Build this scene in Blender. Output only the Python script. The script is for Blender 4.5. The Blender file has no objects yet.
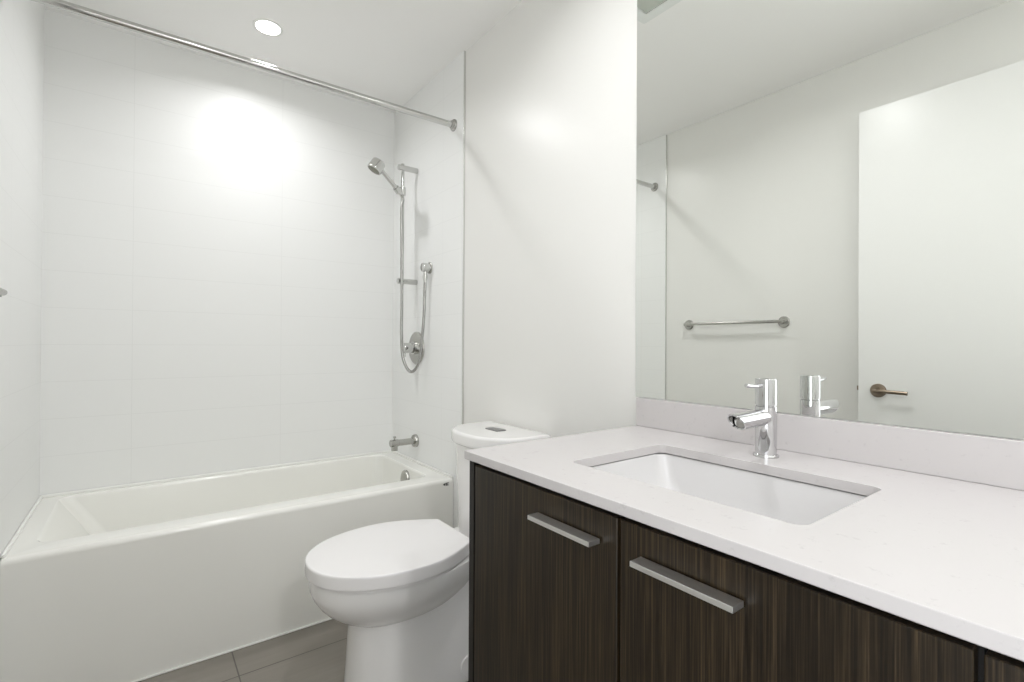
import bpy, bmesh, math, random
from mathutils import Vector, Matrix
R = math.radians
sc = bpy.context.scene
COL = sc.collection

# ------------------------------------------------------------------ camera
cam_d = bpy.data.cameras.new('camera')
cam_d.sensor_fit = 'HORIZONTAL'
cam_d.sensor_width = 36.0
cam_d.lens = 495.8 * 36.0 / 1024.0
cam_d.clip_start = 0.02
cam = bpy.data.objects.new('camera', cam_d)
COL.objects.link(cam)
yaw, pitch, roll = R(36.764), R(0.2823), R(0.3268)
fw = Vector((math.sin(yaw) * math.cos(pitch), math.cos(yaw) * math.cos(pitch), math.sin(pitch)))
rt = Vector((math.cos(yaw), -math.sin(yaw), 0))
up = rt.cross(fw)
rt2 = rt * math.cos(roll) + up * math.sin(roll)
up2 = rt2.cross(fw)
cam.matrix_world = Matrix(((rt2.x, up2.x, -fw.x, -1.1902), (rt2.y, up2.y, -fw.y, 0.0),
                           (rt2.z, up2.z, -fw.z, 1.1133), (0, 0, 0, 1)))
sc.camera = cam

# ------------------------------------------------------------------ world, exposure
world = bpy.data.worlds.new('world'); sc.world = world
world.use_nodes = True
world.node_tree.nodes['Background'].inputs[0].default_value = (0.94, 0.972, 1.0, 1)
world.node_tree.nodes['Background'].inputs[1].default_value = 2.1
sc.view_settings.view_transform = 'Standard'
sc.view_settings.look = 'None'
sc.view_settings.gamma = 1
sc.view_settings.use_curve_mapping = False
sc.view_settings.exposure = 0.92
LAMP_TUB, LAMP_VANITY, LAMP_FILL = 2.4, 3.4, 8.6

# ------------------------------------------------------------------ room numbers
XL, XR = -1.524, 0.0          # left / right wall faces
YB, YF = 2.748, -1.30         # back (tub) wall, front wall
ZC = 2.463                    # ceiling
TILE = 0.008                  # tile thickness
YT = 1.966                    # where the alcove tile ends

# ------------------------------------------------------------------ materials
def new_mat(name):
    m = bpy.data.materials.new(name); m.use_nodes = True
    return m, m.node_tree, m.node_tree.nodes['Principled BSDF']

def plain(name, col, rough=0.5, metal=0.0, coat=0.0, spec=0.5, var=0.0, bump=0.0, scale=40):
    m, t, b = new_mat(name)
    b.inputs['Base Color'].default_value = (*col, 1)
    b.inputs['Roughness'].default_value = rough
    b.inputs['Metallic'].default_value = metal
    b.inputs['Coat Weight'].default_value = coat
    b.inputs['Coat Roughness'].default_value = 0.06
    b.inputs['Specular IOR Level'].default_value = spec
    if var or bump:
        tc = t.nodes.new('ShaderNodeTexCoord')
        n = t.nodes.new('ShaderNodeTexNoise'); n.inputs['Scale'].default_value = scale
        n.inputs['Detail'].default_value = 4
        t.links.new(tc.outputs['Object'], n.inputs['Vector'])
        if var:
            r = t.nodes.new('ShaderNodeValToRGB')
            r.color_ramp.elements[0].color = (*[c * (1 - var) for c in col], 1)
            r.color_ramp.elements[1].color = (*[min(1, c * (1 + var)) for c in col], 1)
            t.links.new(n.outputs['Fac'], r.inputs['Fac'])
            t.links.new(r.outputs['Color'], b.inputs['Base Color'])
        if bump:
            bp = t.nodes.new('ShaderNodeBump'); bp.inputs['Strength'].default_value = bump
            bp.inputs['Distance'].default_value = 0.001
            t.links.new(n.outputs['Fac'], bp.inputs['Height'])
            t.links.new(bp.outputs['Normal'], b.inputs['Normal'])
    return m

def tiled(name, col, grout, axes, shift, bw, rh, mortar, rough, var=0.0, bump=0.12):
    """stack-bond tiles laid in two world axes"""
    m, t, b = new_mat(name)
    tc = t.nodes.new('ShaderNodeTexCoord')
    sp = t.nodes.new('ShaderNodeSeparateXYZ'); t.links.new(tc.outputs['Object'], sp.inputs[0])
    cb = t.nodes.new('ShaderNodeCombineXYZ')
    for k in (0, 1):
        ad = t.nodes.new('ShaderNodeMath'); ad.operation = 'ADD'
        ad.inputs[1].default_value = shift[k]
        t.links.new(sp.outputs['XYZ'.index(axes[k])], ad.inputs[0])
        t.links.new(ad.outputs[0], cb.inputs[k])
    br = t.nodes.new('ShaderNodeTexBrick')
    br.offset = 0.0; br.squash = 1.0
    br.inputs['Color1'].default_value = (*col, 1)
    br.inputs['Color2'].default_value = (*col, 1)
    br.inputs['Mortar'].default_value = (*grout, 1)
    br.inputs['Scale'].default_value = 1
    br.inputs['Mortar Size'].default_value = mortar
    br.inputs['Mortar Smooth'].default_value = 0.1
    br.inputs['Brick Width'].default_value = bw
    br.inputs['Row Height'].default_value = rh
    t.links.new(cb.outputs[0], br.inputs['Vector'])
    out = br.outputs['Color']
    if var:
        n = t.nodes.new('ShaderNodeTexNoise'); n.inputs['Scale'].default_value = 9
        n.inputs['Detail'].default_value = 6; n.inputs['Roughness'].default_value = 0.6
        mp = t.nodes.new('ShaderNodeMapping'); mp.inputs['Scale'].default_value = (0.25, 3, 1)
        t.links.new(tc.outputs['Object'], mp.inputs[0]); t.links.new(mp.outputs[0], n.inputs['Vector'])
        mr = t.nodes.new('ShaderNodeMapRange')
        mr.inputs['To Min'].default_value = 1 - var; mr.inputs['To Max'].default_value = 1 + var
        t.links.new(n.outputs['Fac'], mr.inputs['Value'])
        mx = t.nodes.new('ShaderNodeMix'); mx.data_type = 'RGBA'; mx.blend_type = 'MULTIPLY'
        mx.inputs['Factor'].default_value = 1
        t.links.new(out, mx.inputs['A']); t.links.new(mr.outputs[0], mx.inputs['B'])
        out = mx.outputs['Result']
    t.links.new(out, b.inputs['Base Color'])
    bp = t.nodes.new('ShaderNodeBump'); bp.inputs['Strength'].default_value = bump
    bp.inputs['Distance'].default_value = 0.001; bp.invert = True
    t.links.new(br.outputs['Fac'], bp.inputs['Height'])
    t.links.new(bp.outputs['Normal'], b.inputs['Normal'])
    b.inputs['Roughness'].default_value = rough
    b.inputs['Specular IOR Level'].default_value = 0.35
    return m

def wood_mat():
    m, t, b = new_mat('espresso_veneer')
    tc = t.nodes.new('ShaderNodeTexCoord')
    mp = t.nodes.new('ShaderNodeMapping'); mp.inputs['Scale'].default_value = (260, 260, 3.0)
    t.links.new(tc.outputs['Object'], mp.inputs[0])
    n = t.nodes.new('ShaderNodeTexNoise'); n.inputs['Scale'].default_value = 1.5
    n.inputs['Detail'].default_value = 5; n.inputs['Roughness'].default_value = 0.65
    t.links.new(mp.outputs[0], n.inputs['Vector'])
    mp2 = t.nodes.new('ShaderNodeMapping'); mp2.inputs['Scale'].default_value = (22, 22, 0.9)
    t.links.new(tc.outputs['Object'], mp2.inputs[0])
    n2 = t.nodes.new('ShaderNodeTexNoise'); n2.inputs['Scale'].default_value = 1.0
    n2.inputs['Detail'].default_value = 3
    t.links.new(mp2.outputs[0], n2.inputs['Vector'])
    mx = t.nodes.new('ShaderNodeMix'); mx.inputs['Factor'].default_value = 0.15
    t.links.new(n.outputs['Fac'], mx.inputs['A']); t.links.new(n2.outputs['Fac'], mx.inputs['B'])
    r = t.nodes.new('ShaderNodeValToRGB')
    e = r.color_ramp.elements
    e[0].position = 0.40; e[0].color = (0.007, 0.0042, 0.0018, 1)
    e[1].position = 0.66; e[1].color = (0.060, 0.040, 0.021, 1)
    x = e.new(0.5); x.color = (0.017, 0.0112, 0.0052, 1)
    t.links.new(mx.outputs['Result'], r.inputs['Fac'])
    t.links.new(r.outputs['Color'], b.inputs['Base Color'])
    b.inputs['Roughness'].default_value = 0.36
    b.inputs['Specular IOR Level'].default_value = 0.32
    bp = t.nodes.new('ShaderNodeBump'); bp.inputs['Strength'].default_value = 0.15
    bp.inputs['Distance'].default_value = 0.0005
    t.links.new(n.outputs['Fac'], bp.inputs['Height'])
    t.links.new(bp.outputs['Normal'], b.inputs['Normal'])
    return m

def quartz_mat():
    m, t, b = new_mat('white_quartz')
    tc = t.nodes.new('ShaderNodeTexCoord')
    v = t.nodes.new('ShaderNodeTexNoise'); v.inputs['Scale'].default_value = 60
    v.inputs['Detail'].default_value = 8; v.inputs['Roughness'].default_value = 0.7
    t.links.new(tc.outputs['Object'], v.inputs['Vector'])
    r = t.nodes.new('ShaderNodeValToRGB')
    e = r.color_ramp.elements
    e[0].position = 0.30; e[0].color = (0.48, 0.457, 0.460, 1)
    e[1].position = 0.40; e[1].color = (0.55, 0.527, 0.526, 1)
    t.links.new(v.outputs['Fac'], r.inputs['Fac'])
    t.links.new(r.outputs['Color'], b.inputs['Base Color'])
    b.inputs['Roughness'].default_value = 0.22
    return m

def emit(name, col, strength):
    m, t, b = new_mat(name)
    b.inputs['Base Color'].default_value = (0.9, 0.9, 0.9, 1)
    b.inputs['Emission Color'].default_value = (*col, 1)
    b.inputs['Emission Strength'].default_value = strength
    return m

WHITE_TILE = (0.83, 0.835, 0.825)
GROUT = (0.775, 0.78, 0.77)
M = dict(
    paint=plain('wall_paint', (0.78, 0.775, 0.75), 0.32, bump=0.04, scale=180),
    ceil=plain('ceiling_paint', (0.90, 0.895, 0.88), 0.6, bump=0.05, scale=150),
    tile_b=tiled('alcove_tile_back', WHITE_TILE, GROUT, 'XZ', (1.223, -1.25 + 15.2), 0.606, 0.152, 0.0011, 0.38),
    tile_s=tiled('alcove_tile_side', WHITE_TILE, GROUT, 'YZ', (-2.157, -1.25 + 15.2), 0.606, 0.152, 0.0011, 0.38),
    floor=tiled('floor_tile', (0.245, 0.225, 0.197), (0.12, 0.11, 0.10), 'XY', (0.922, -1.868), 0.6, 0.3, 0.0022, 0.38, var=0.18, bump=0.5),
    trimw=plain('white_trim_paint', (0.80, 0.80, 0.77), 0.3),
    doorw=plain('door_paint', (0.80, 0.80, 0.785), 0.32),
    acrylic=plain('tub_acrylic', (0.84, 0.838, 0.80), 0.16, coat=0.3),
    caulk=plain('white_caulk', (0.86, 0.86, 0.83), 0.35),
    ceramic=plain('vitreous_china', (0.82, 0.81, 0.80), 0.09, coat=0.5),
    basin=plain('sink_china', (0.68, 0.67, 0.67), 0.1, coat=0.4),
    plastic=plain('toilet_seat_plastic', (0.83, 0.815, 0.815), 0.2, coat=0.2),
    chrome=plain('polished_chrome', (0.60, 0.60, 0.585), 0.08, metal=1),
    faucetc=plain('faucet_chrome', (0.64, 0.64, 0.645), 0.04, metal=1),
    nickel=plain('brushed_nickel', (0.46, 0.455, 0.43), 0.25, metal=1),
    bronze=plain('satin_bronze', (0.30, 0.245, 0.19), 0.3, metal=1),
    button=plain('dark_satin_metal', (0.26, 0.26, 0.265), 0.35, metal=0.8),
    hose=plain('metal_hose', (0.42, 0.42, 0.405), 0.25, metal=1),
    pull=plain('brushed_aluminium', (0.84, 0.835, 0.82), 0.32, metal=1.0),
    dark=plain('dark_rubber', (0.03, 0.03, 0.03), 0.5),
    slot=plain('shower_face_grey', (0.22, 0.22, 0.17), 0.45),
    mark=plain('dark_print', (0.05, 0.05, 0.045), 0.5),
    wood=wood_mat(),
    carc=plain('cabinet_edge', (0.008, 0.006, 0.004), 0.5, var=0.2, scale=60),
    quartz=quartz_mat(),
    mirror=plain('mirror_silver', (0.93, 0.945, 0.92), 0.0, metal=1),
    glassedge=plain('mirror_edge', (0.32, 0.36, 0.33), 0.15),
    alu=plain('tile_edge_metal', (0.70, 0.70, 0.68), 0.25, metal=1),
    grille=plain('fan_grille_white', (0.78, 0.80, 0.78), 0.45),
    grille_d=plain('fan_grille_inset', (0.52, 0.555, 0.50), 0.5),
    lens=emit('lamp_lens', (1.0, 0.985, 0.965), 8.0),
)

# ------------------------------------------------------------------ mesh helpers
def link(name, me, mat, parent=None, smooth=None):
    o = bpy.data.objects.new(name, me); COL.objects.link(o)
    if mat is not None:
        for x in (mat if isinstance(mat, (list, tuple)) else [mat]):
            me.materials.append(x)
    if parent is not None:
        o.parent = parent
        o.matrix_parent_inverse = parent_world(parent).inverted()
    if smooth is not None:
        for p in me.polygons: p.use_smooth = True
        if smooth < 179:
            try: me.set_sharp_from_angle(angle=R(smooth))
            except Exception: pass
        w = o.modifiers.new('weighted_normals', 'WEIGHTED_NORMAL'); w.keep_sharp = True
    return o

def parent_world(p):
    m = p.matrix_basis.copy()
    if p.parent: m = parent_world(p.parent) @ p.matrix_parent_inverse @ m
    return m

def finish(name, bm, mat, parent=None, smooth=35, recalc=True):
    if recalc: bmesh.ops.recalc_face_normals(bm, faces=bm.faces)
    me = bpy.data.meshes.new(name); bm.to_mesh(me); bm.free()
    return link(name, me, mat, parent, smooth)

def add_box(bm, x0, x1, y0, y1, z0, z1, bev=0.0, seg=2):
    m = Matrix.Translation(((x0+x1)/2, (y0+y1)/2, (z0+z1)/2)) @ Matrix.Diagonal((abs(x1-x0), abs(y1-y0), abs(z1-z0), 1))
    r = bmesh.ops.create_cube(bm, size=1, matrix=m)
    if bev:
        vs = r['verts']; es = list({e for v in vs for e in v.link_edges})
        bmesh.ops.bevel(bm, geom=es, offset=bev, segments=seg, profile=0.5, affect='EDGES')

def box(name, x0, x1, y0, y1, z0, z1, mat, parent=None, bev=0.0, seg=2):
    bm = bmesh.new(); add_box(bm, x0, x1, y0, y1, z0, z1, bev, seg)
    return finish(name, bm, mat, parent, 35)

def frame_for(d):
    d = Vector(d).normalized()
    a = Vector((0, 0, 1)) if abs(d.z) < 0.9 else Vector((1, 0, 0))
    u = d.cross(a).normalized(); v = d.cross(u).normalized()
    return d, u, v

def add_lathe(bm, base, axis, prof, n=40, cap0=True, cap1=True):
    """prof: list of (distance along axis, radius)"""
    base = Vector(base); d, u, v = frame_for(axis)
    rings = []
    for (s, r) in prof:
        rings.append([bm.verts.new(base + d*s + (u*math.cos(2*math.pi*k/n) + v*math.sin(2*math.pi*k/n))*max(r, 1e-5)) for k in range(n)])
    for a, b in zip(rings, rings[1:]):
        for k in range(n):
            bm.faces.new((a[k], a[(k+1) % n], b[(k+1) % n], b[k]))
    if cap0: bm.faces.new(rings[0])
    if cap1: bm.faces.new(rings[-1])

def lathe(name, base, axis, prof, mat, parent=None, n=40, smooth=40):
    bm = bmesh.new(); add_lathe(bm, base, axis, prof, n)
    return finish(name, bm, mat, parent, smooth)

def cyl_prof(s0, s1, r, b=0.0015):
    return [(s0, r-b), (s0+b*0.3, r-b*0.3), (s0+b, r), (s1-b, r), (s1-b*0.3, r-b*0.3), (s1, r-b)]

def add_tube(bm, pts, r, n=14, cap=True):
    pts = [Vector(p) for p in pts]
    rings = []; prev = None
    for i, p in enumerate(pts):
        if i == 0: d = pts[1]-p
        elif i == len(pts)-1: d = p-pts[i-1]
        else: d = (pts[i+1]-p).normalized() + (p-pts[i-1]).normalized()
        d.normalize()
        if prev is None: _, u, _ = frame_for(d)
        else: u = (prev - d*prev.dot(d)).normalized()
        prev = u; v = d.cross(u)
        rr = r[i] if isinstance(r, (list, tuple)) else r
        rings.append([bm.verts.new(p + (u*math.cos(2*math.pi*k/n)+v*math.sin(2*math.pi*k/n))*rr) for k in range(n)])
    for a, b in zip(rings, rings[1:]):
        for k in range(n): bm.faces.new((a[k], a[(k+1) % n], b[(k+1) % n], b[k]))
    if cap: bm.faces.new(rings[0]); bm.faces.new(rings[-1])

def tube(name, pts, r, mat, parent=None, n=14, smooth=50):
    bm = bmesh.new(); add_tube(bm, pts, r, n)
    return finish(name, bm, mat, parent, smooth)

def spline(pts, n=10):
    pts = [Vector(p) for p in pts]; P = [2*pts[0]-pts[1]] + pts + [2*pts[-1]-pts[-2]]
    out = []
    for i in range(1, len(P)-2):
        a, b, c, d = P[i-1:i+3]
        for k in range(n):
            t = k/n
            out.append(0.5*((2*b)+(c-a)*t+(2*a-5*b+4*c-d)*t*t+(3*b-a-3*c+d)*t**3))
    out.append(pts[-1]); return out

def rrect(x0, x1, y0, y1, r, z, n=8):
    """rounded rectangle ring, counter-clockwise from +x+y corner"""
    pts = []
    for (cx, cy, a0) in ((x1-r, y1-r, 0), (x0+r, y1-r, 90), (x0+r, y0+r, 180), (x1-r, y0+r, 270)):
        for k in range(n+1):
            a = R(a0 + 90*k/n); pts.append((cx+r*math.cos(a), cy+r*math.sin(a), z))
    return pts

def add_loft(bm, rings, cap0=False, cap1=False, closed=False):
    V = [[bm.verts.new(p) for p in r] for r in rings]
    n = len(V[0]); pairs = list(zip(V, V[1:]))
    if closed: pairs.append((V[-1], V[0]))
    for a, b in pairs:
        for k in range(n): bm.faces.new((a[k], a[(k+1) % n], b[(k+1) % n], b[k]))
    if cap0: bm.faces.new(V[0])
    if cap1: bm.faces.new(V[-1])

def tag(o, label=None, cat=None, group=None, kind=None):
    if label: o['label'] = label
    if cat: o['category'] = cat
    if group: o['group'] = group
    if kind: o['kind'] = kind
    return o

def empty(name, loc, label, cat, group=None):
    o = bpy.data.objects.new(name, None); COL.objects.link(o)
    o.location = loc; o.empty_display_size = 0.1
    return tag(o, label, cat, group)

def struct(o): o['kind'] = 'structure'; return o

# ================================================================== ROOM SHELL
T = 0.10
struct(box('floor', XL-T, XR+T, YF-T, YB+T, -0.08, 0, M['floor']))
struct(box('ceiling', XL-T, XR+T, YF-T, YB+T, ZC, ZC+0.08, M['ceil']))
struct(box('wall_right', XR, XR+T, YF-T, YB+T, 0, ZC, M['paint']))
struct(box('wall_front', XL, XR, YF-T, YF, 0, ZC, M['paint']))
struct(box('wall_back', XL, XR, YB, YB+T, 0, ZC, M['tile_b']))
DY0, DY1, DZ = -0.83, 0.0, 2.19      # doorway in the left wall behind the camera
bm = bmesh.new()
add_box(bm, XL-T, XL, DY1, YB+T, 0, ZC)
add_box(bm, XL-T, XL, YF-T, DY0, 0, ZC)
add_box(bm, XL-T, XL, DY0, DY1, DZ, ZC)
struct(finish('wall_left', bm, M['paint'], None, 35))
struct(box('wall_alcove_right', -TILE, 0, YT, YB, 0, ZC, M['tile_s']))
struct(box('wall_alcove_left', XL, XL+TILE, YT, YB, 0, ZC, M['tile_s']))
struct(box('trim_1', -TILE-0.001, 0, YT-0.005, YT, 0, ZC-0.001, M['alu'], bev=0.0006))
struct(box('trim_2', XL, XL+TILE+0.001, YT-0.005, YT, 0, ZC-0.001, M['alu'], bev=0.0006))
bm = bmesh.new()                    # white casing round the doorway
add_box(bm, XL, XL+0.012, DY0-0.06, DY0, 0, DZ+0.06, 0.002)
add_box(bm, XL, XL+0.012, DY1, DY1+0.05, 0, DZ+0.06, 0.002)
add_box(bm, XL, XL+0.012, DY0, DY1, DZ, DZ+0.06, 0.002)
struct(finish('trim_3', bm, M['trimw'], None, 35))
struct(box('baseboard_right', -0.012, 0, 0.96, YT-0.006, 0, 0.09, M['trimw'], bev=0.003))
struct(box('baseboard_left', XL, XL+0.012, 0.06, YT-0.006, 0, 0.09, M['trimw'], bev=0.003))

# ------------------------------------------------------------------ door folded back on the left wall
door = struct(box('door_1', -1.464, -1.424, 0.03, 0.862, 0.012, 2.172, M['doorw'], bev=0.002))
def lever_set(side):
    fx = -1.424 if side > 0 else -1.464
    ax = (side, 0, 0)
    rose = lathe('door_rose', (fx, 0.785, 0.915), ax, [(0, 0.030), (0.006, 0.030), (0.010, 0.027), (0.011, 0.012), (0.030 if side > 0 else 0.022, 0.011)], M['bronze'], door)
    s = 0.030 if side > 0 else 0.022
    tube('door_lever', spline([(fx+side*s, 0.795, 0.915), (fx+side*(s+0.006), 0.775, 0.915), (fx+side*(s+0.007), 0.73, 0.914), (fx+side*(s+0.005), 0.672, 0.912)], 6),
         0.008, M['bronze'], rose)
lever_set(1); lever_set(-1)
box('latch_plate', -1.456, -1.432, 0.8615, 0.8635, 0.89, 0.95, M['bronze'], door, bev=0.0005)
box('latch_bolt', -1.450, -1.438, 0.8635, 0.872, 0.91, 0.93, M['bronze'], door, bev=0.001)
for hz in (0.25, 1.1, 1.95):
    lathe('door_hinge', (-1.470, 0.024, hz-0.05), (0, 0, 1), cyl_prof(0, 0.1, 0.006), M['bronze'], door, n=16)

# ------------------------------------------------------------------ lamps in the ceiling
def downlight(x, y, power, spread, label):
    t = empty('recessed_downlight', (x, y, ZC), label, 'ceiling light', None)
    bm = bmesh.new()
    n = 48; prof = [(0.060, -0.0005), (0.060, -0.003), (0.052, -0.004), (0.048, -0.002)]
    V = [[bm.verts.new((x+r*math.cos(2*math.pi*k/n), y+r*math.sin(2*math.pi*k/n), ZC+z)) for k in range(n)] for r, z in prof]
    for a, b in zip(V, V[1:]+[V[0]]):
        for k in range(n): bm.faces.new((a[k], a[(k+1) % n], b[(k+1) % n], b[k]))
    finish('trim_ring', bm, M['trimw'], t, 50)
    lathe('lens', (x, y, ZC-0.0005), (0, 0, -1), [(0, 0.048), (0.0012, 0.0475)], M['lens'], t, n=48)
    L = bpy.data.lights.new('lamp', 'AREA'); L.shape = 'DISK'; L.size = 0.10
    L.energy = power; L.spread = R(spread); L.color = (0.985, 0.985, 1.0)
    lo = bpy.data.objects.new('lamp', L); COL.objects.link(lo)
    lo.location = (0, 0, -0.006); lo.parent = t
    return t
downlight(-0.765, 2.330, LAMP_TUB, 155, 'round white recessed downlight glowing in the ceiling above the tub')
downlight(-0.64, 0.95, LAMP_VANITY, 160, 'round white recessed downlight over the sink, above the frame')
downlight(-0.85, -0.95, LAMP_FILL, 180, 'added fill lamp shaped as a recessed downlight, unseen behind the camera')  # added lamp for soft frontal fill, like flash bounced behind the camera

# ------------------------------------------------------------------ exhaust fan on the ceiling
fan = empty('exhaust_fan', (-0.34, 1.18, ZC), 'square ceiling exhaust fan grille reflected at the top corner of the mirror', 'fan')
fx0, fx1, fy0, fy1 = -0.49, -0.19, 1.03, 1.33
bm = bmesh.new()
add_loft(bm, [rrect(fx0, fx1, fy0, fy1, 0.012, ZC-0.0005), rrect(fx0, fx1, fy0, fy1, 0.012, ZC-0.012),
              rrect(fx0+0.006, fx1-0.006, fy0+0.006, fy1-0.006, 0.010, ZC-0.018),
              rrect(fx0+0.05, fx1-0.05, fy0+0.05, fy1-0.05, 0.006, ZC-0.018),
              rrect(fx0+0.05, fx1-0.05, fy0+0.05, fy1-0.05, 0.006, ZC-0.006)], cap0=True, cap1=True)
finish('fan_frame', bm, M['grille'], fan, 35)
bm = bmesh.new()
add_loft(bm, [rrect(fx0+0.053, fx1-0.053, fy0+0.053, fy1-0.053, 0.005, ZC-0.0065), rrect(fx0+0.053, fx1-0.053, fy0+0.053, fy1-0.053, 0.005, ZC-0.013)], cap0=True, cap1=True)
finish('fan_panel', bm, M['grille_d'], fan, 35)

# ================================================================== BATHTUB
TX0, TX1, TY0, TY1 = XL+TILE+0.001, -TILE-0.001, 2.035, YB-0.001
ZR = 0.478
tub = empty('bathtub', (-0.762, 2.4, 0), 'white alcove bathtub with a flat skirt below the shower', 'bathtub')
bm = bmesh.new()
def inner(dl, dr, df, db, r, z): return rrect(TX0+dl, TX1-dr, TY0+df, TY1-db, r, z, 10)
rings = [inner(0, 0, 0, 0, 0.004, 0.0), inner(0, 0, 0, 0, 0.004, ZR-0.020), inner(0.0005, 0.0005, 0.002, 0.0005, 0.004, ZR-0.010),
         inner(0.001, 0.001, 0.007, 0.001, 0.005, ZR-0.003), inner(0.002, 0.002, 0.015, 0.002, 0.008, ZR),
         inner(0.060, 0.075, 0.094, 0.029, 0.050, ZR), inner(0.066, 0.080, 0.100, 0.034, 0.046, ZR-0.003),
         inner(0.071, 0.084, 0.105, 0.038, 0.043, ZR-0.012), inner(0.130, 0.092, 0.108, 0.052, 0.045, ZR-0.10),
         inner(0.200, 0.103, 0.120, 0.060, 0.055, ZR-0.22), inner(0.255, 0.118, 0.135, 0.074, 0.065, ZR-0.30),
         inner(0.300, 0.145, 0.165, 0.105, 0.080, ZR-0.338), inner(0.36, 0.20, 0.215, 0.160, 0.09, ZR-0.35)]
add_loft(bm, rings, cap0=True, cap1=True)
finish('tub_shell', bm, M['acrylic'], tub, 40)
bm = bmesh.new()                    # caulk beads along walls and floor
add_box(bm, TX0+0.002, TX1-0.002, TY1-0.010, TY1-0.0005, ZR-0.001, ZR+0.011, 0.004)
add_box(bm, TX0-0.0005, TX0+0.010, TY0+0.012, TY1-0.010, ZR-0.001, ZR+0.010, 0.004)
add_box(bm, TX1-0.010, TX1+0.0005, TY0+0.004, TY1-0.010, ZR-0.001, ZR+0.010, 0.004)
add_box(bm, TX0, TX1, TY0-0.006, TY0+0.001, 0.0002, 0.006, 0.002)
finish('caulk_bead', bm, M['caulk'], tub, 40)
lathe('overflow_plate', (-0.0985, 2.365, 0.418), (-1, 0, 0.09), [(-0.004, 0.042), (0.006, 0.042), (0.012, 0.038), (0.014, 0.024), (0.0145, 0.0)], M['nickel'], tub, n=40)
lathe('drain', (-0.30, 2.42, ZR-0.35), (0, 0, 1), [(0, 0.03), (0.003, 0.03), (0.004, 0.022), (0.003, 0.018), (0.008, 0.016), (0.009, 0.0)], M['chrome'], tub)
bm = bmesh.new()                    # small dark printed mark on the skirt corner
def prism_y(bm, pts, y0, y1):
    a = [bm.verts.new((x, y0, z)) for x, z in pts]; b = [bm.verts.new((x, y1, z)) for x, z in pts]
    bm.faces.new(a); bm.faces.new(list(reversed(b)))
    for k in range(len(pts)):
        bm.faces.new((a[k], a[(k+1) % len(pts)], b[(k+1) % len(pts)], b[k]))
mx, mz = -0.066, 0.449
prism_y(bm, [(mx, mz+0.006), (mx+0.012, mz), (mx+0.012, mz+0.013)], TY0-0.0012, TY0+0.0005)
for (x0, x1, z0, z1) in ((0.015, 0.019, 0, 0.013), (0.019, 0.031, 0, 0.003), (0.019, 0.028, 0.005, 0.008), (0.019, 0.031, 0.010, 0.013)):
    add_box(bm, mx+x0, mx+x1, TY0-0.0012, TY0+0.0005, mz+z0, mz+z1)
finish('printed_mark', bm, M['mark'], tub, None)

# ------------------------------------------------------------------ tub spout
WX = -TILE                          # face of tile on the right wall
sp = empty('tub_spout', (WX, 2.435, 0.590), 'chrome tub spout with a small diverter knob above the tub rim', 'tub spout')
lathe('wall_flange', (WX, 2.435, 0.590), (-1, 0, 0), [(0, 0.034), (0.010, 0.034), (0.016, 0.031), (0.018, 0.020)], M['nickel'], sp)
lathe('spout_tube', (WX, 2.435, 0.590), (-1, 0, 0), [(0.012, 0.0165), (0.102, 0.0165), (0.104, 0.019), (0.142, 0.019), (0.145, 0.018), (0.147, 0.014)], M['nickel'], sp)
lathe('spout_outlet', (WX-0.123, 2.435, 0.580), (0, 0, -1), [(0, 0.0165), (0.028, 0.0165), (0.029, 0.013)], M['nickel'], sp)
lathe('diverter_knob', (WX-0.123, 2.435, 0.606), (0, 0, 1), [(0, 0.004), (0.010, 0.004), (0.011, 0.008), (0.018, 0.008), (0.020, 0.006)], M['nickel'], sp, n=20)

# ------------------------------------------------------------------ shower slide rail, hand shower, hose, outlet, valve
RX, RY = -0.093, 2.442
rail = empty('shower_slide_rail', (WX, RY, 1.41), 'chrome vertical shower slide rail on two wall brackets', 'shower rail')
lathe('rail', (RX, RY, 1.418), (0, 0, 1), cyl_prof(0, 0.64, 0.0095), M['chrome'], rail, n=24)
for z in (2.037, 1.438):
    lathe('wall_bracket', (WX, RY, z), (-1, 0, 0), cyl_prof(0, 0.110, 0.0145, 0.002), M['chrome'], rail, n=28)
hz = 1.912
lathe('slider', (RX, RY, hz-0.022), (0, 0, 1), cyl_prof(0, 0.044, 0.017, 0.003), M['chrome'], rail, n=28)
hd = Vector((-0.155, -0.065, 0.10)); hd.normalize()         # direction of the hand shower handle
hp = Vector((-0.136, 2.408, 1.904))                        # where the handle sits in its cradle
bm = bmesh.new()
add_tube(bm, [(RX-0.010, RY, hz), (RX-0.024, RY-0.022, hz-0.003), tuple(hp + (Vector((RX, RY, hz))-hp).normalized()*0.0135)], 0.010, 16)
hu = frame_for(hd)
add_lathe(bm, hp-hd*0.016, hd, [(0, 0.0123), (0, 0.0165), (0.002, 0.0175), (0.030, 0.0175), (0.032, 0.0165), (0.032, 0.0123), (0, 0.0123)], 24, False, False)
finish('handset_cradle', bm, M['chrome'], rail, 40)
hs = empty('hand_shower', tuple(hp), 'chrome drum shaped hand shower held angled at the top of the slide rail', 'hand shower')
end = hp+hd*0.145
lathe('handle', hp-hd*0.030, hd, [(0, 0.0095), (0.002, 0.011), (0.045, 0.0115), (0.08, 0.0105), (0.14, 0.0105), (0.176, 0.012)], M['chrome'], hs, n=24)
fd = Vector((-0.50, 0.08, -0.86)).normalized()            # the spray face looks this way
hc = end + Vector((-0.016, -0.008, 0.010))
lathe('shower_head', hc-fd*0.022, fd, [(0, 0.020), (0.002, 0.030), (0.006, 0.034), (0.050, 0.037), (0.054, 0.036), (0.055, 0.031), (0.052, 0.029)], M['chrome'], hs, n=40)
lathe('spray_face', hc+fd*0.0302, fd, [(0, 0.029), (0.003, 0.029), (0.0045, 0.020), (0.005, 0.0)], M['slot'], hs, n=32)

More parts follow.
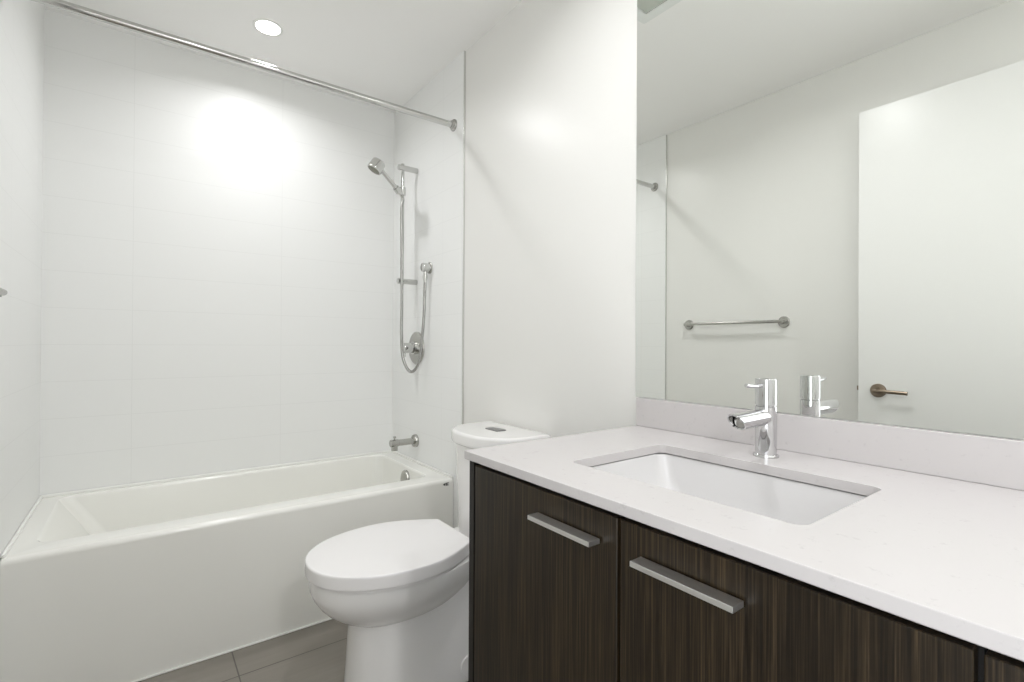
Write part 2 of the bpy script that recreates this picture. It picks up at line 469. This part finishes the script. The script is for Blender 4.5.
OY, OZ = 2.290, 1.498
out = empty('hose_outlet', (WX, OY, OZ), 'round chrome wall elbow where the shower hose plugs in', 'hose outlet')
lathe('wall_plate', (WX, OY, OZ), (-1, 0, 0), [(0, 0.030), (0.004, 0.030), (0.006, 0.028)], M['nickel'], out)
lathe('elbow_body', (WX, OY, OZ), (-1, 0, 0), [(0.005, 0.023), (0.040, 0.023), (0.043, 0.021), (0.044, 0.015)], M['chrome'], out)
lathe('hose_nut', (WX-0.026, OY, OZ-0.018), (0, 0, -1), [(0, 0.009), (0.018, 0.009), (0.019, 0.0115), (0.038, 0.0115), (0.040, 0.0095), (0.060, 0.008)], M['chrome'], out, n=24)
p0 = hp-hd*0.028
hose_pts = spline([tuple(p0), tuple(p0-hd*0.022+Vector((-0.002, -0.002, -0.016))), (-0.108, 2.418, 1.80), (-0.105, 2.418, 1.60), (-0.104, 2.416, 1.36), (-0.105, 2.414, 1.16),
                   (-0.102, 2.408, 1.05), (-0.088, 2.388, 0.985), (-0.072, 2.362, 0.964), (-0.056, 2.335, 0.990), (-0.045, 2.318, 1.06),
                   (-0.037, 2.300, 1.22), (-0.034, OY, OZ-0.0785)], 12)
tag(tube('shower_hose', hose_pts, 0.0075, M['hose'], None, 14), 'grey metal shower hose hanging in a loop from hand shower to wall elbow', 'hose')

VY, VZ = 2.430, 1.086
val = empty('shower_valve', (WX, VY, VZ), 'round chrome shower valve plate with a stub knob below the slide rail', 'shower valve')
lathe('escutcheon', (WX, VY, VZ), (-1, 0, 0), [(0, 0.087), (0.006, 0.087), (0.010, 0.084), (0.012, 0.070), (0.013, 0.030)], M['nickel'], val, n=56)
lathe('collar', (WX, VY, VZ), (-1, 0, 0), [(0.008, 0.034), (0.026, 0.034), (0.028, 0.031)], M['chrome'], val)
lathe('valve_knob', (WX, VY, VZ), (-1, 0, 0), [(0.029, 0.025), (0.030, 0.027), (0.078, 0.027), (0.081, 0.025), (0.082, 0.018)], M['chrome'], val)
tube('knob_pin', [(WX-0.070, VY, VZ-0.018), (WX-0.072, VY-0.004, VZ-0.046)], 0.0035, M['chrome'], val, 12)

# ------------------------------------------------------------------ shower curtain rod
ROY, ROZ = 2.052, 2.148
rod = empty('shower_curtain_rod', (-0.762, ROY, ROZ), 'bare chrome shower curtain rod spanning the tub alcove', 'curtain rod')
lathe('rod', (XL+TILE+0.002, ROY, ROZ), (1, 0, 0), cyl_prof(0, 1.524-2*TILE-0.004, 0.0138, 0.001), M['chrome'], rod, n=32)
for s, x in ((1, XL+TILE), (-1, WX)):
    lathe('rod_flange', (x, ROY, ROZ), (s, 0, 0), [(0, 0.028), (0.004, 0.028), (0.008, 0.025), (0.010, 0.018), (0.018, 0.0175), (0.019, 0.0145)], M['nickel'], rod)

# ------------------------------------------------------------------ towel bar on the left wall
tb = empty('towel_bar', (XL, 1.51, 1.235), 'round chrome towel bar on the wall, seen in the mirror beside the door', 'towel bar')
for y in (1.795, 1.232):
    lathe('wall_post', (XL, y, 1.234), (1, 0, 0), [(0, 0.030), (0.006, 0.030), (0.009, 0.027), (0.010, 0.010), (0.046, 0.010)], M['nickel'], tb)
lathe('bar', (XL+0.050, 1.216, 1.236), (0, 1, 0), cyl_prof(0, 0.572, 0.0085, 0.001), M['nickel'], tb, n=24)

# ================================================================== TOILET
CY = 1.565
wc = empty('toilet', (-0.35, CY, 0), 'white toilet with lid closed between tub and vanity', 'toilet')
def seat_ring(front, xb, wb, wm, z, xm=-0.50, n=28):
    """egg outline with a straight back; returns a ring of points"""
    half = []
    for k in range(n+1):            # rear corner to widest point
        t = k/n
        w = wb + (wm-wb)*math.sin(t*math.pi/2)**0.95
        half.append((xb + (xm-xb)*t, w))
    for k in range(1, n+1):         # widest point to the tip
        a = math.pi/2*k/n
        e = 0.94
        half.append((xm - (xm-front)*math.sin(a)**e, wm*math.cos(a)**e if k < n else 0.0))
    ring = [(x, CY-w, z) for x, w in half] + [(x, CY+w, z) for x, w in reversed(half[:-1])]
    return ring
def inset(ring, d, z, dome=0.0):
    cx = sum(p[0] for p in ring)/len(ring); cy = CY
    out_ = []
    n = len(ring)
    for i, p in enumerate(ring):
        a = Vector(ring[i-1]); b = Vector(ring[(i+1) % n])
        tn = (b-a); tn.z = 0; tn.normalize()
        nn = Vector((-tn.y, tn.x, 0))
        if nn.dot(Vector((cx-p[0], cy-p[1], 0))) < 0: nn = -nn
        out_.append((p[0]+nn.x*d, p[1]+nn.y*d, z))
    return out_
base = seat_ring(-0.786, -0.275, 0.122, 0.212, 0.44)
bm = bmesh.new()
def scale_ring(ring, s, z):
    cx = -0.52
    return [(cx+(p[0]-cx)*s, CY+(p[1]-CY)*s, z) for p in ring]
add_loft(bm, [scale_ring(base, 0.985, 0.4005), scale_ring(base, 0.992, 0.3990), scale_ring(base, 0.998, 0.4005), scale_ring(base, 1.0, 0.405), scale_ring(base, 1.0, 0.433),
              scale_ring(base, 0.998, 0.4375), scale_ring(base, 0.992, 0.4405), scale_ring(base, 0.980, 0.4415), scale_ring(base, 0.7, 0.443), scale_ring(base, 0.35, 0.4435)], cap0=True, cap1=True)
finish('seat_lid', bm, M['plastic'], wc, 50)
bm = bmesh.new()
o1 = seat_ring(-0.780, -0.285, 0.118, 0.207, 0.38); i1 = seat_ring(-0.70, -0.38, 0.07, 0.125, 0.38)
add_loft(bm, [[(p[0], p[1], 0.3925) for p in o1], [(p[0], p[1], 0.3985) for p in o1], [(p[0], p[1], 0.3985) for p in i1], [(p[0], p[1], 0.3925) for p in i1]], closed=True)
finish('seat', bm, M['plastic'], wc, 40)
for s in (-1, 1):
    lathe('hinge', (-0.262, CY+s*0.070-0.02, 0.402), (0, 1, 0), cyl_prof(0, 0.04, 0.011, 0.002), M['plastic'], wc, n=20)
# bowl
bm = bmesh.new()
lv = [(0.391, -0.771, 0.198, 0.13), (0.384, -0.774, 0.201, 0.13), (0.350, -0.774, 0.199, 0.125), (0.325, -0.764, 0.190, 0.115), (0.300, -0.748, 0.176, 0.10),
      (0.278, -0.728, 0.158, 0.085), (0.258, -0.704, 0.140, 0.07), (0.242, -0.678, 0.122, 0.06), (0.225, -0.640, 0.10, 0.05)]
add_loft(bm, [seat_ring(f, -0.24, wb, wm, z, -0.49) for z, f, wm, wb in lv], cap0=True, cap1=True)
finish('bowl', bm, M['ceramic'], wc, 60)
# skirted pedestal
def ped_ring(front, wf, wr, z, n=20):
    xb = -0.012; xm = -0.47
    half = [(xb, wr-0.02), (xb-0.006, wr-0.006), (xb-0.02, wr)]
    for k in range(1, n+1):
        t = k/n; tt = t*t*(3-2*t)
        half.append((xb-0.02+(xm-xb+0.02)*t, wr+(wf-wr)*tt))
    for k in range(1, n+1):
        a = math.pi/2*k/n
        half.append((xm-(xm-front)*math.sin(a)**0.9, wf*math.cos(a)**0.9 if k < n else 0))
    return [(x, CY-w, z) for x, w in half] + [(x, CY+w, z) for x, w in reversed(half[:-1])]
bm = bmesh.new()
add_loft(bm, [ped_ring(-0.664, 0.151, 0.220, 0.0), ped_ring(-0.666, 0.153, 0.222, 0.004), ped_ring(-0.662, 0.150, 0.220, 0.05), ped_ring(-0.655, 0.138, 0.204, 0.18),
              ped_ring(-0.650, 0.124, 0.182, 0.26), ped_ring(-0.640, 0.115, 0.172, 0.34), ped_ring(-0.640, 0.113, 0.170, 0.372), ped_ring(-0.638, 0.110, 0.166, 0.379)], cap0=True, cap1=True)
finish('pedestal', bm, M['ceramic'], wc, 60)
def ped_y(x, z):                    # half width of the skirt at a point
    k = min(1, max(0, (z-0.05)/0.13)); wf = 0.150+(0.138-0.150)*k; wr = 0.220+(0.204-0.220)*k
    t = (x+0.032)/(-0.47+0.032); return wr+(wf-wr)*t*t*(3-2*t)
bx, bz = -0.307, 0.049
gx = (ped_y(bx+0.01, bz)-ped_y(bx-0.01, bz))/0.02; gz = (ped_y(bx, bz+0.02)-ped_y(bx, bz-0.01))/0.03
nrm = Vector((-gx, -1, gz*-1)).normalized() if False else Vector((-gx, -1, -gz)).normalized()
lathe('bolt_cap', Vector((bx, CY-ped_y(bx, bz), bz))-nrm*0.004, nrm, [(0, 0.038), (0.0085, 0.038), (0.0095, 0.037), (0.0098, 0.020), (0.0098, 0.0)], M['ceramic'], wc, n=40)
# tank and its lid
CT = 1.532
def tank_ring(xb, xf, w, xc, z, n=20, r=0.02):
    """flat back, sides running to xc, bowed front reaching xf"""
    pts = [(xb, CT+w-r*0.3, z), (xb-r*0.3, CT+w, z)]
    side = [(xb-r*0.3+(xc-xb+r*0.3)*k/4, w) for k in range(1, 4)]
    pts += [(x, CT+y, z) for x, y in side]
    for k in range(2*n+1):
        a = math.pi*k/(2*n)
        yy = w*math.copysign(abs(math.cos(a))**0.82, math.cos(a))
        pts.append((xc-(xc-xf)*math.sin(a)**0.85, CT+yy, z))
    pts += [(x, CT-y, z) for x, y in reversed(side)]
    pts += [(xb-r*0.3, CT-w, z), (xb, CT-w+r*0.3, z)]
    return pts
bm = bmesh.new()
add_loft(bm, [tank_ring(-0.012, -0.228, 0.172, -0.10, 0.372), tank_ring(-0.012, -0.232, 0.176, -0.10, 0.40), tank_ring(-0.012, -0.243, 0.181, -0.10, 0.60), tank_ring(-0.012, -0.250, 0.183, -0.10, 0.742)], cap0=True, cap1=True)
finish('tank', bm, M['ceramic'], wc, 50)
bm = bmesh.new()
def lidr(d, z): return tank_ring(-0.010-d, -0.266+d, 0.195-d, -0.10, z)
add_loft(bm, [lidr(0.010, 0.7425), lidr(0.004, 0.743), lidr(0.001, 0.747), lidr(0, 0.755), lidr(0, 0.778), lidr(0.002, 0.784), lidr(0.006, 0.7875), lidr(0.014, 0.789)], cap0=True, cap1=True)
finish('tank_lid', bm, M['ceramic'], wc, 50)
bm = bmesh.new()
add_loft(bm, [rrect(-0.143, -0.098, CT-0.040, CT+0.040, 0.006, 0.7885), rrect(-0.143, -0.098, CT-0.040, CT+0.040, 0.006, 0.791),
              rrect(-0.141, -0.100, CT-0.038, CT+0.038, 0.005, 0.792)], cap0=True, cap1=True)
finish('flush_button', bm, M['button'], wc, 40)

# ================================================================== VANITY
VX = -0.606                          # door face
ZT, ZS = 0.874, 0.855                # top and underside of the slab
VY0, VY1 = -0.42, 0.953
CX0, CX1, CY0, CY1 = -0.489, -0.190, 0.293, 0.738       # sink opening
top = None
bm = bmesh.new()
ob = lambda d, z: rrect(-0.611+d, -0.001, VY0+d, VY1-d, 0.004, z, 16)
cb = lambda d, z: rrect(CX0+d, CX1-d, CY0+d, CY1-d, 0.019-d, z, 16)
add_loft(bm, [ob(0.0015, ZS), ob(0, ZS+0.0015), ob(0, ZT-0.002), ob(0.0007, ZT-0.0007), ob(0.002, ZT), cb(-0.0015, ZT), cb(-0.0004, ZT-0.0005), cb(0, ZT-0.0015), cb(0, ZS)], closed=True)
tag(finish('countertop', bm, M['quartz'], None, 30), 'white speckled stone countertop over the dark vanity with an undermount sink', 'countertop')
tag(box('backsplash', -0.020, -0.001, VY0, VY1, ZT+0.0003, 0.9555, M['quartz'], bev=0.0012), 'low white stone backsplash strip running below the mirror', 'backsplash')

# sink
sink = empty('undermount_sink', ((CX0+CX1)/2, (CY0+CY1)/2, ZS), 'white rectangular undermount sink set in the stone countertop', 'sink')
bm = bmesh.new()
def sr(l, r_, f, b, rad, z): return rrect(CX0-0.004+f, CX1+0.004-b, CY0-0.004+r_, CY1+0.004-l, rad, z, 8)
add_loft(bm, [sr(-0.022, -0.022, -0.022, -0.022, 0.04, ZS-0.016), sr(-0.022, -0.022, -0.022, -0.022, 0.04, ZS-0.003), sr(0, 0, 0, 0, 0.03, ZS-0.003), sr(0.003, 0.002, 0.002, 0.002, 0.03, ZS-0.006),
              sr(0.014, 0.008, 0.008, 0.006, 0.034, ZS-0.05), sr(0.034, 0.016, 0.018, 0.014, 0.04, ZS-0.095), sr(0.058, 0.03, 0.03, 0.026, 0.045, ZS-0.125),
              sr(0.090, 0.06, 0.06, 0.055, 0.05, ZS-0.138), sr(0.13, 0.12, 0.11, 0.11, 0.03, ZS-0.142),
              sr(0.13, 0.12, 0.11, 0.11, 0.03, ZS-0.158), sr(0.085, 0.05, 0.05, 0.045, 0.05, ZS-0.155), sr(0.045, 0.015, 0.015, 0.01, 0.045, ZS-0.130), sr(0.0, -0.006, -0.006, -0.006, 0.036, ZS-0.05), sr(-0.008, -0.010, -0.010, -0.010, 0.036, ZS-0.016)], closed=True)
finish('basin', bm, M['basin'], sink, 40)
lathe('drain', ((CX0+CX1)/2, (CY0+CY1)/2, ZS-0.143), (0, 0, 1), [(-0.03, 0.024), (0.001, 0.026), (0.003, 0.024), (0.002, 0.019), (0.006, 0.017), (0.007, 0.0)], M['chrome'], sink)

# cabinets
def cabinet(y1, y0, doors, label, gable):
    t = empty('vanity_cabinet', (-0.3, (y0+y1)/2, 0), label, 'cabinet', 'dark vanity cabinets')
    bm = bmesh.new()
    zb, zt = 0.10, ZS-0.001
    add_box(bm, VX if gable else VX+0.024, -0.004, y1-0.018, y1, 0.0 if gable else zb, zt)
    add_box(bm, VX+0.024, -0.004, y0, y0+0.018, zb, zt)
    add_box(bm, VX+0.024, -0.004, y0+0.018, y1-0.018, zb, zb+0.018)
    add_box(bm, -0.016, -0.004, y0+0.018, y1-0.018, zb+0.018, zt)
    add_box(bm, VX+0.024, VX+0.06, y0+0.018, y1-0.018, zt-0.10, zt)
    add_box(bm, VX+0.06, VX+0.078, y0, y1-0.018, 0.0, zb)
    finish('carcass', bm, M['carc'], t, 35)
    for (a, b, h0, h1) in doors:
        bm = bmesh.new(); add_box(bm, VX, VX+0.020, b, a, 0.105, 0.8472, 0.001, 1)
        d = finish('door', bm, M['wood'], t, 35)
        bm = bmesh.new()
        add_box(bm, VX-0.0285, VX-0.0035, h1, h0, 0.7985, 0.8065, 0.0008)
        for yy in (h1+0.03, h0-0.03):
            add_lathe(bm, (VX+0.002, yy, 0.8015), (-1, 0, 0), [(0, 0.0022), (0.010, 0.0022)], 10)
        finish('handle', bm, M['pull'], d, 35)
    return t
cabinet(0.936, 0.1025, [(0.9135, 0.5112, 0.6950, 0.5430), (0.5042, 0.1060, 0.4630, 0.3098)],
        'dark wood double-door vanity cabinet under the sink', True)
cabinet(0.1015, VY0+0.01, [(0.0990, VY0+0.012, 0.053, -0.10)],
        'dark wood cabinet past the sink doors, cut by the right frame edge', False)

# ------------------------------------------------------------------ faucet
FX, FY = -0.112, 0.528
fa = empty('faucet', (FX, FY, ZT), 'chrome single lever faucet standing behind the sink', 'faucet')
lathe('base_ring', (FX, FY, ZT), (0, 0, 1), [(0, 0.0255), (0.004, 0.0255), (0.006, 0.0240)], M['faucetc'], fa, n=48)
lathe('body', (FX, FY, ZT), (0, 0, 1), [(0.005, 0.0215), (0.1075, 0.0215), (0.1085, 0.0195), (0.1115, 0.0195)], M['faucetc'], fa, n=48)
cap = lathe('mixer_cap', (FX, FY, ZT), (0, 0, 1), [(0.1105, 0.0195), (0.1112, 0.0215), (0.164, 0.0215), (0.1665, 0.020), (0.167, 0.0)], M['faucetc'], fa, n=48)
tube('lever', [(FX-0.018, FY, ZT+0.1515), (FX-0.050, FY, ZT+0.1525), (FX-0.073, FY, ZT+0.1545), (FX-0.083, FY, ZT+0.156)], [0.0045, 0.0045, 0.0045, 0.004], M['faucetc'], cap, 14)
bm = bmesh.new()                     # spout: a tube sliced at a slant so its mouth looks down and out
n = 40; r = 0.0175
rings = []
for (s, cut) in ((0.0, 0), (0.04, 0), (0.08, 0), (0.105, 1), ):
    ring = []
    for k in range(n):
        a = 2*math.pi*k/n
        dy, dz = r*math.cos(a), r*math.sin(a)
        x = FX - 0.010 - s
        if cut: x = FX - 0.010 - (0.110 + dz*1.0)
        ring.append((x, FY+dy, ZT+0.0855+dz - s*0.02))
    rings.append(ring)
inn = [(p[0]+0.0005, FY+(p[1]-FY)*0.8, ZT+0.0834+(p[2]-ZT-0.0834)*0.8) for p in rings[-1]]
inn2 = [(p[0]+0.02, p[1], p[2]) for p in inn]
add_loft(bm, rings+[inn, inn2], cap0=True, cap1=True)
spout = finish('spout', bm, M['faucetc'], fa, 40)
lathe('aerator', (FX-0.010-0.090, FY, ZT+0.0832), (-1, 0, -0.1), [(0, 0.0120), (0.006, 0.0120), (0.0065, 0.009)], M['nickel'], spout, n=28)

# ------------------------------------------------------------------ mirror
bm = bmesh.new()
add_box(bm, -0.004, -0.0008, VY0, 0.9685, 0.957, 2.30)
bm.faces.ensure_lookup_table()
for f in bm.faces:
    f.material_index = 0 if f.normal.x < -0.9 else 1
tag(finish('wall_mirror', bm, [M['mirror'], M['glassedge']], None, None), 'large frameless wall mirror standing on the backsplash', 'mirror')

cy = sc.cycles
cy.max_bounces = 14; cy.diffuse_bounces = 8; cy.glossy_bounces = 8
cy.caustics_reflective = True; cy.blur_glossy = 0.7; cy.caustics_refractive = False
cy.sample_clamp_indirect = 6.0
cy.use_denoising = True
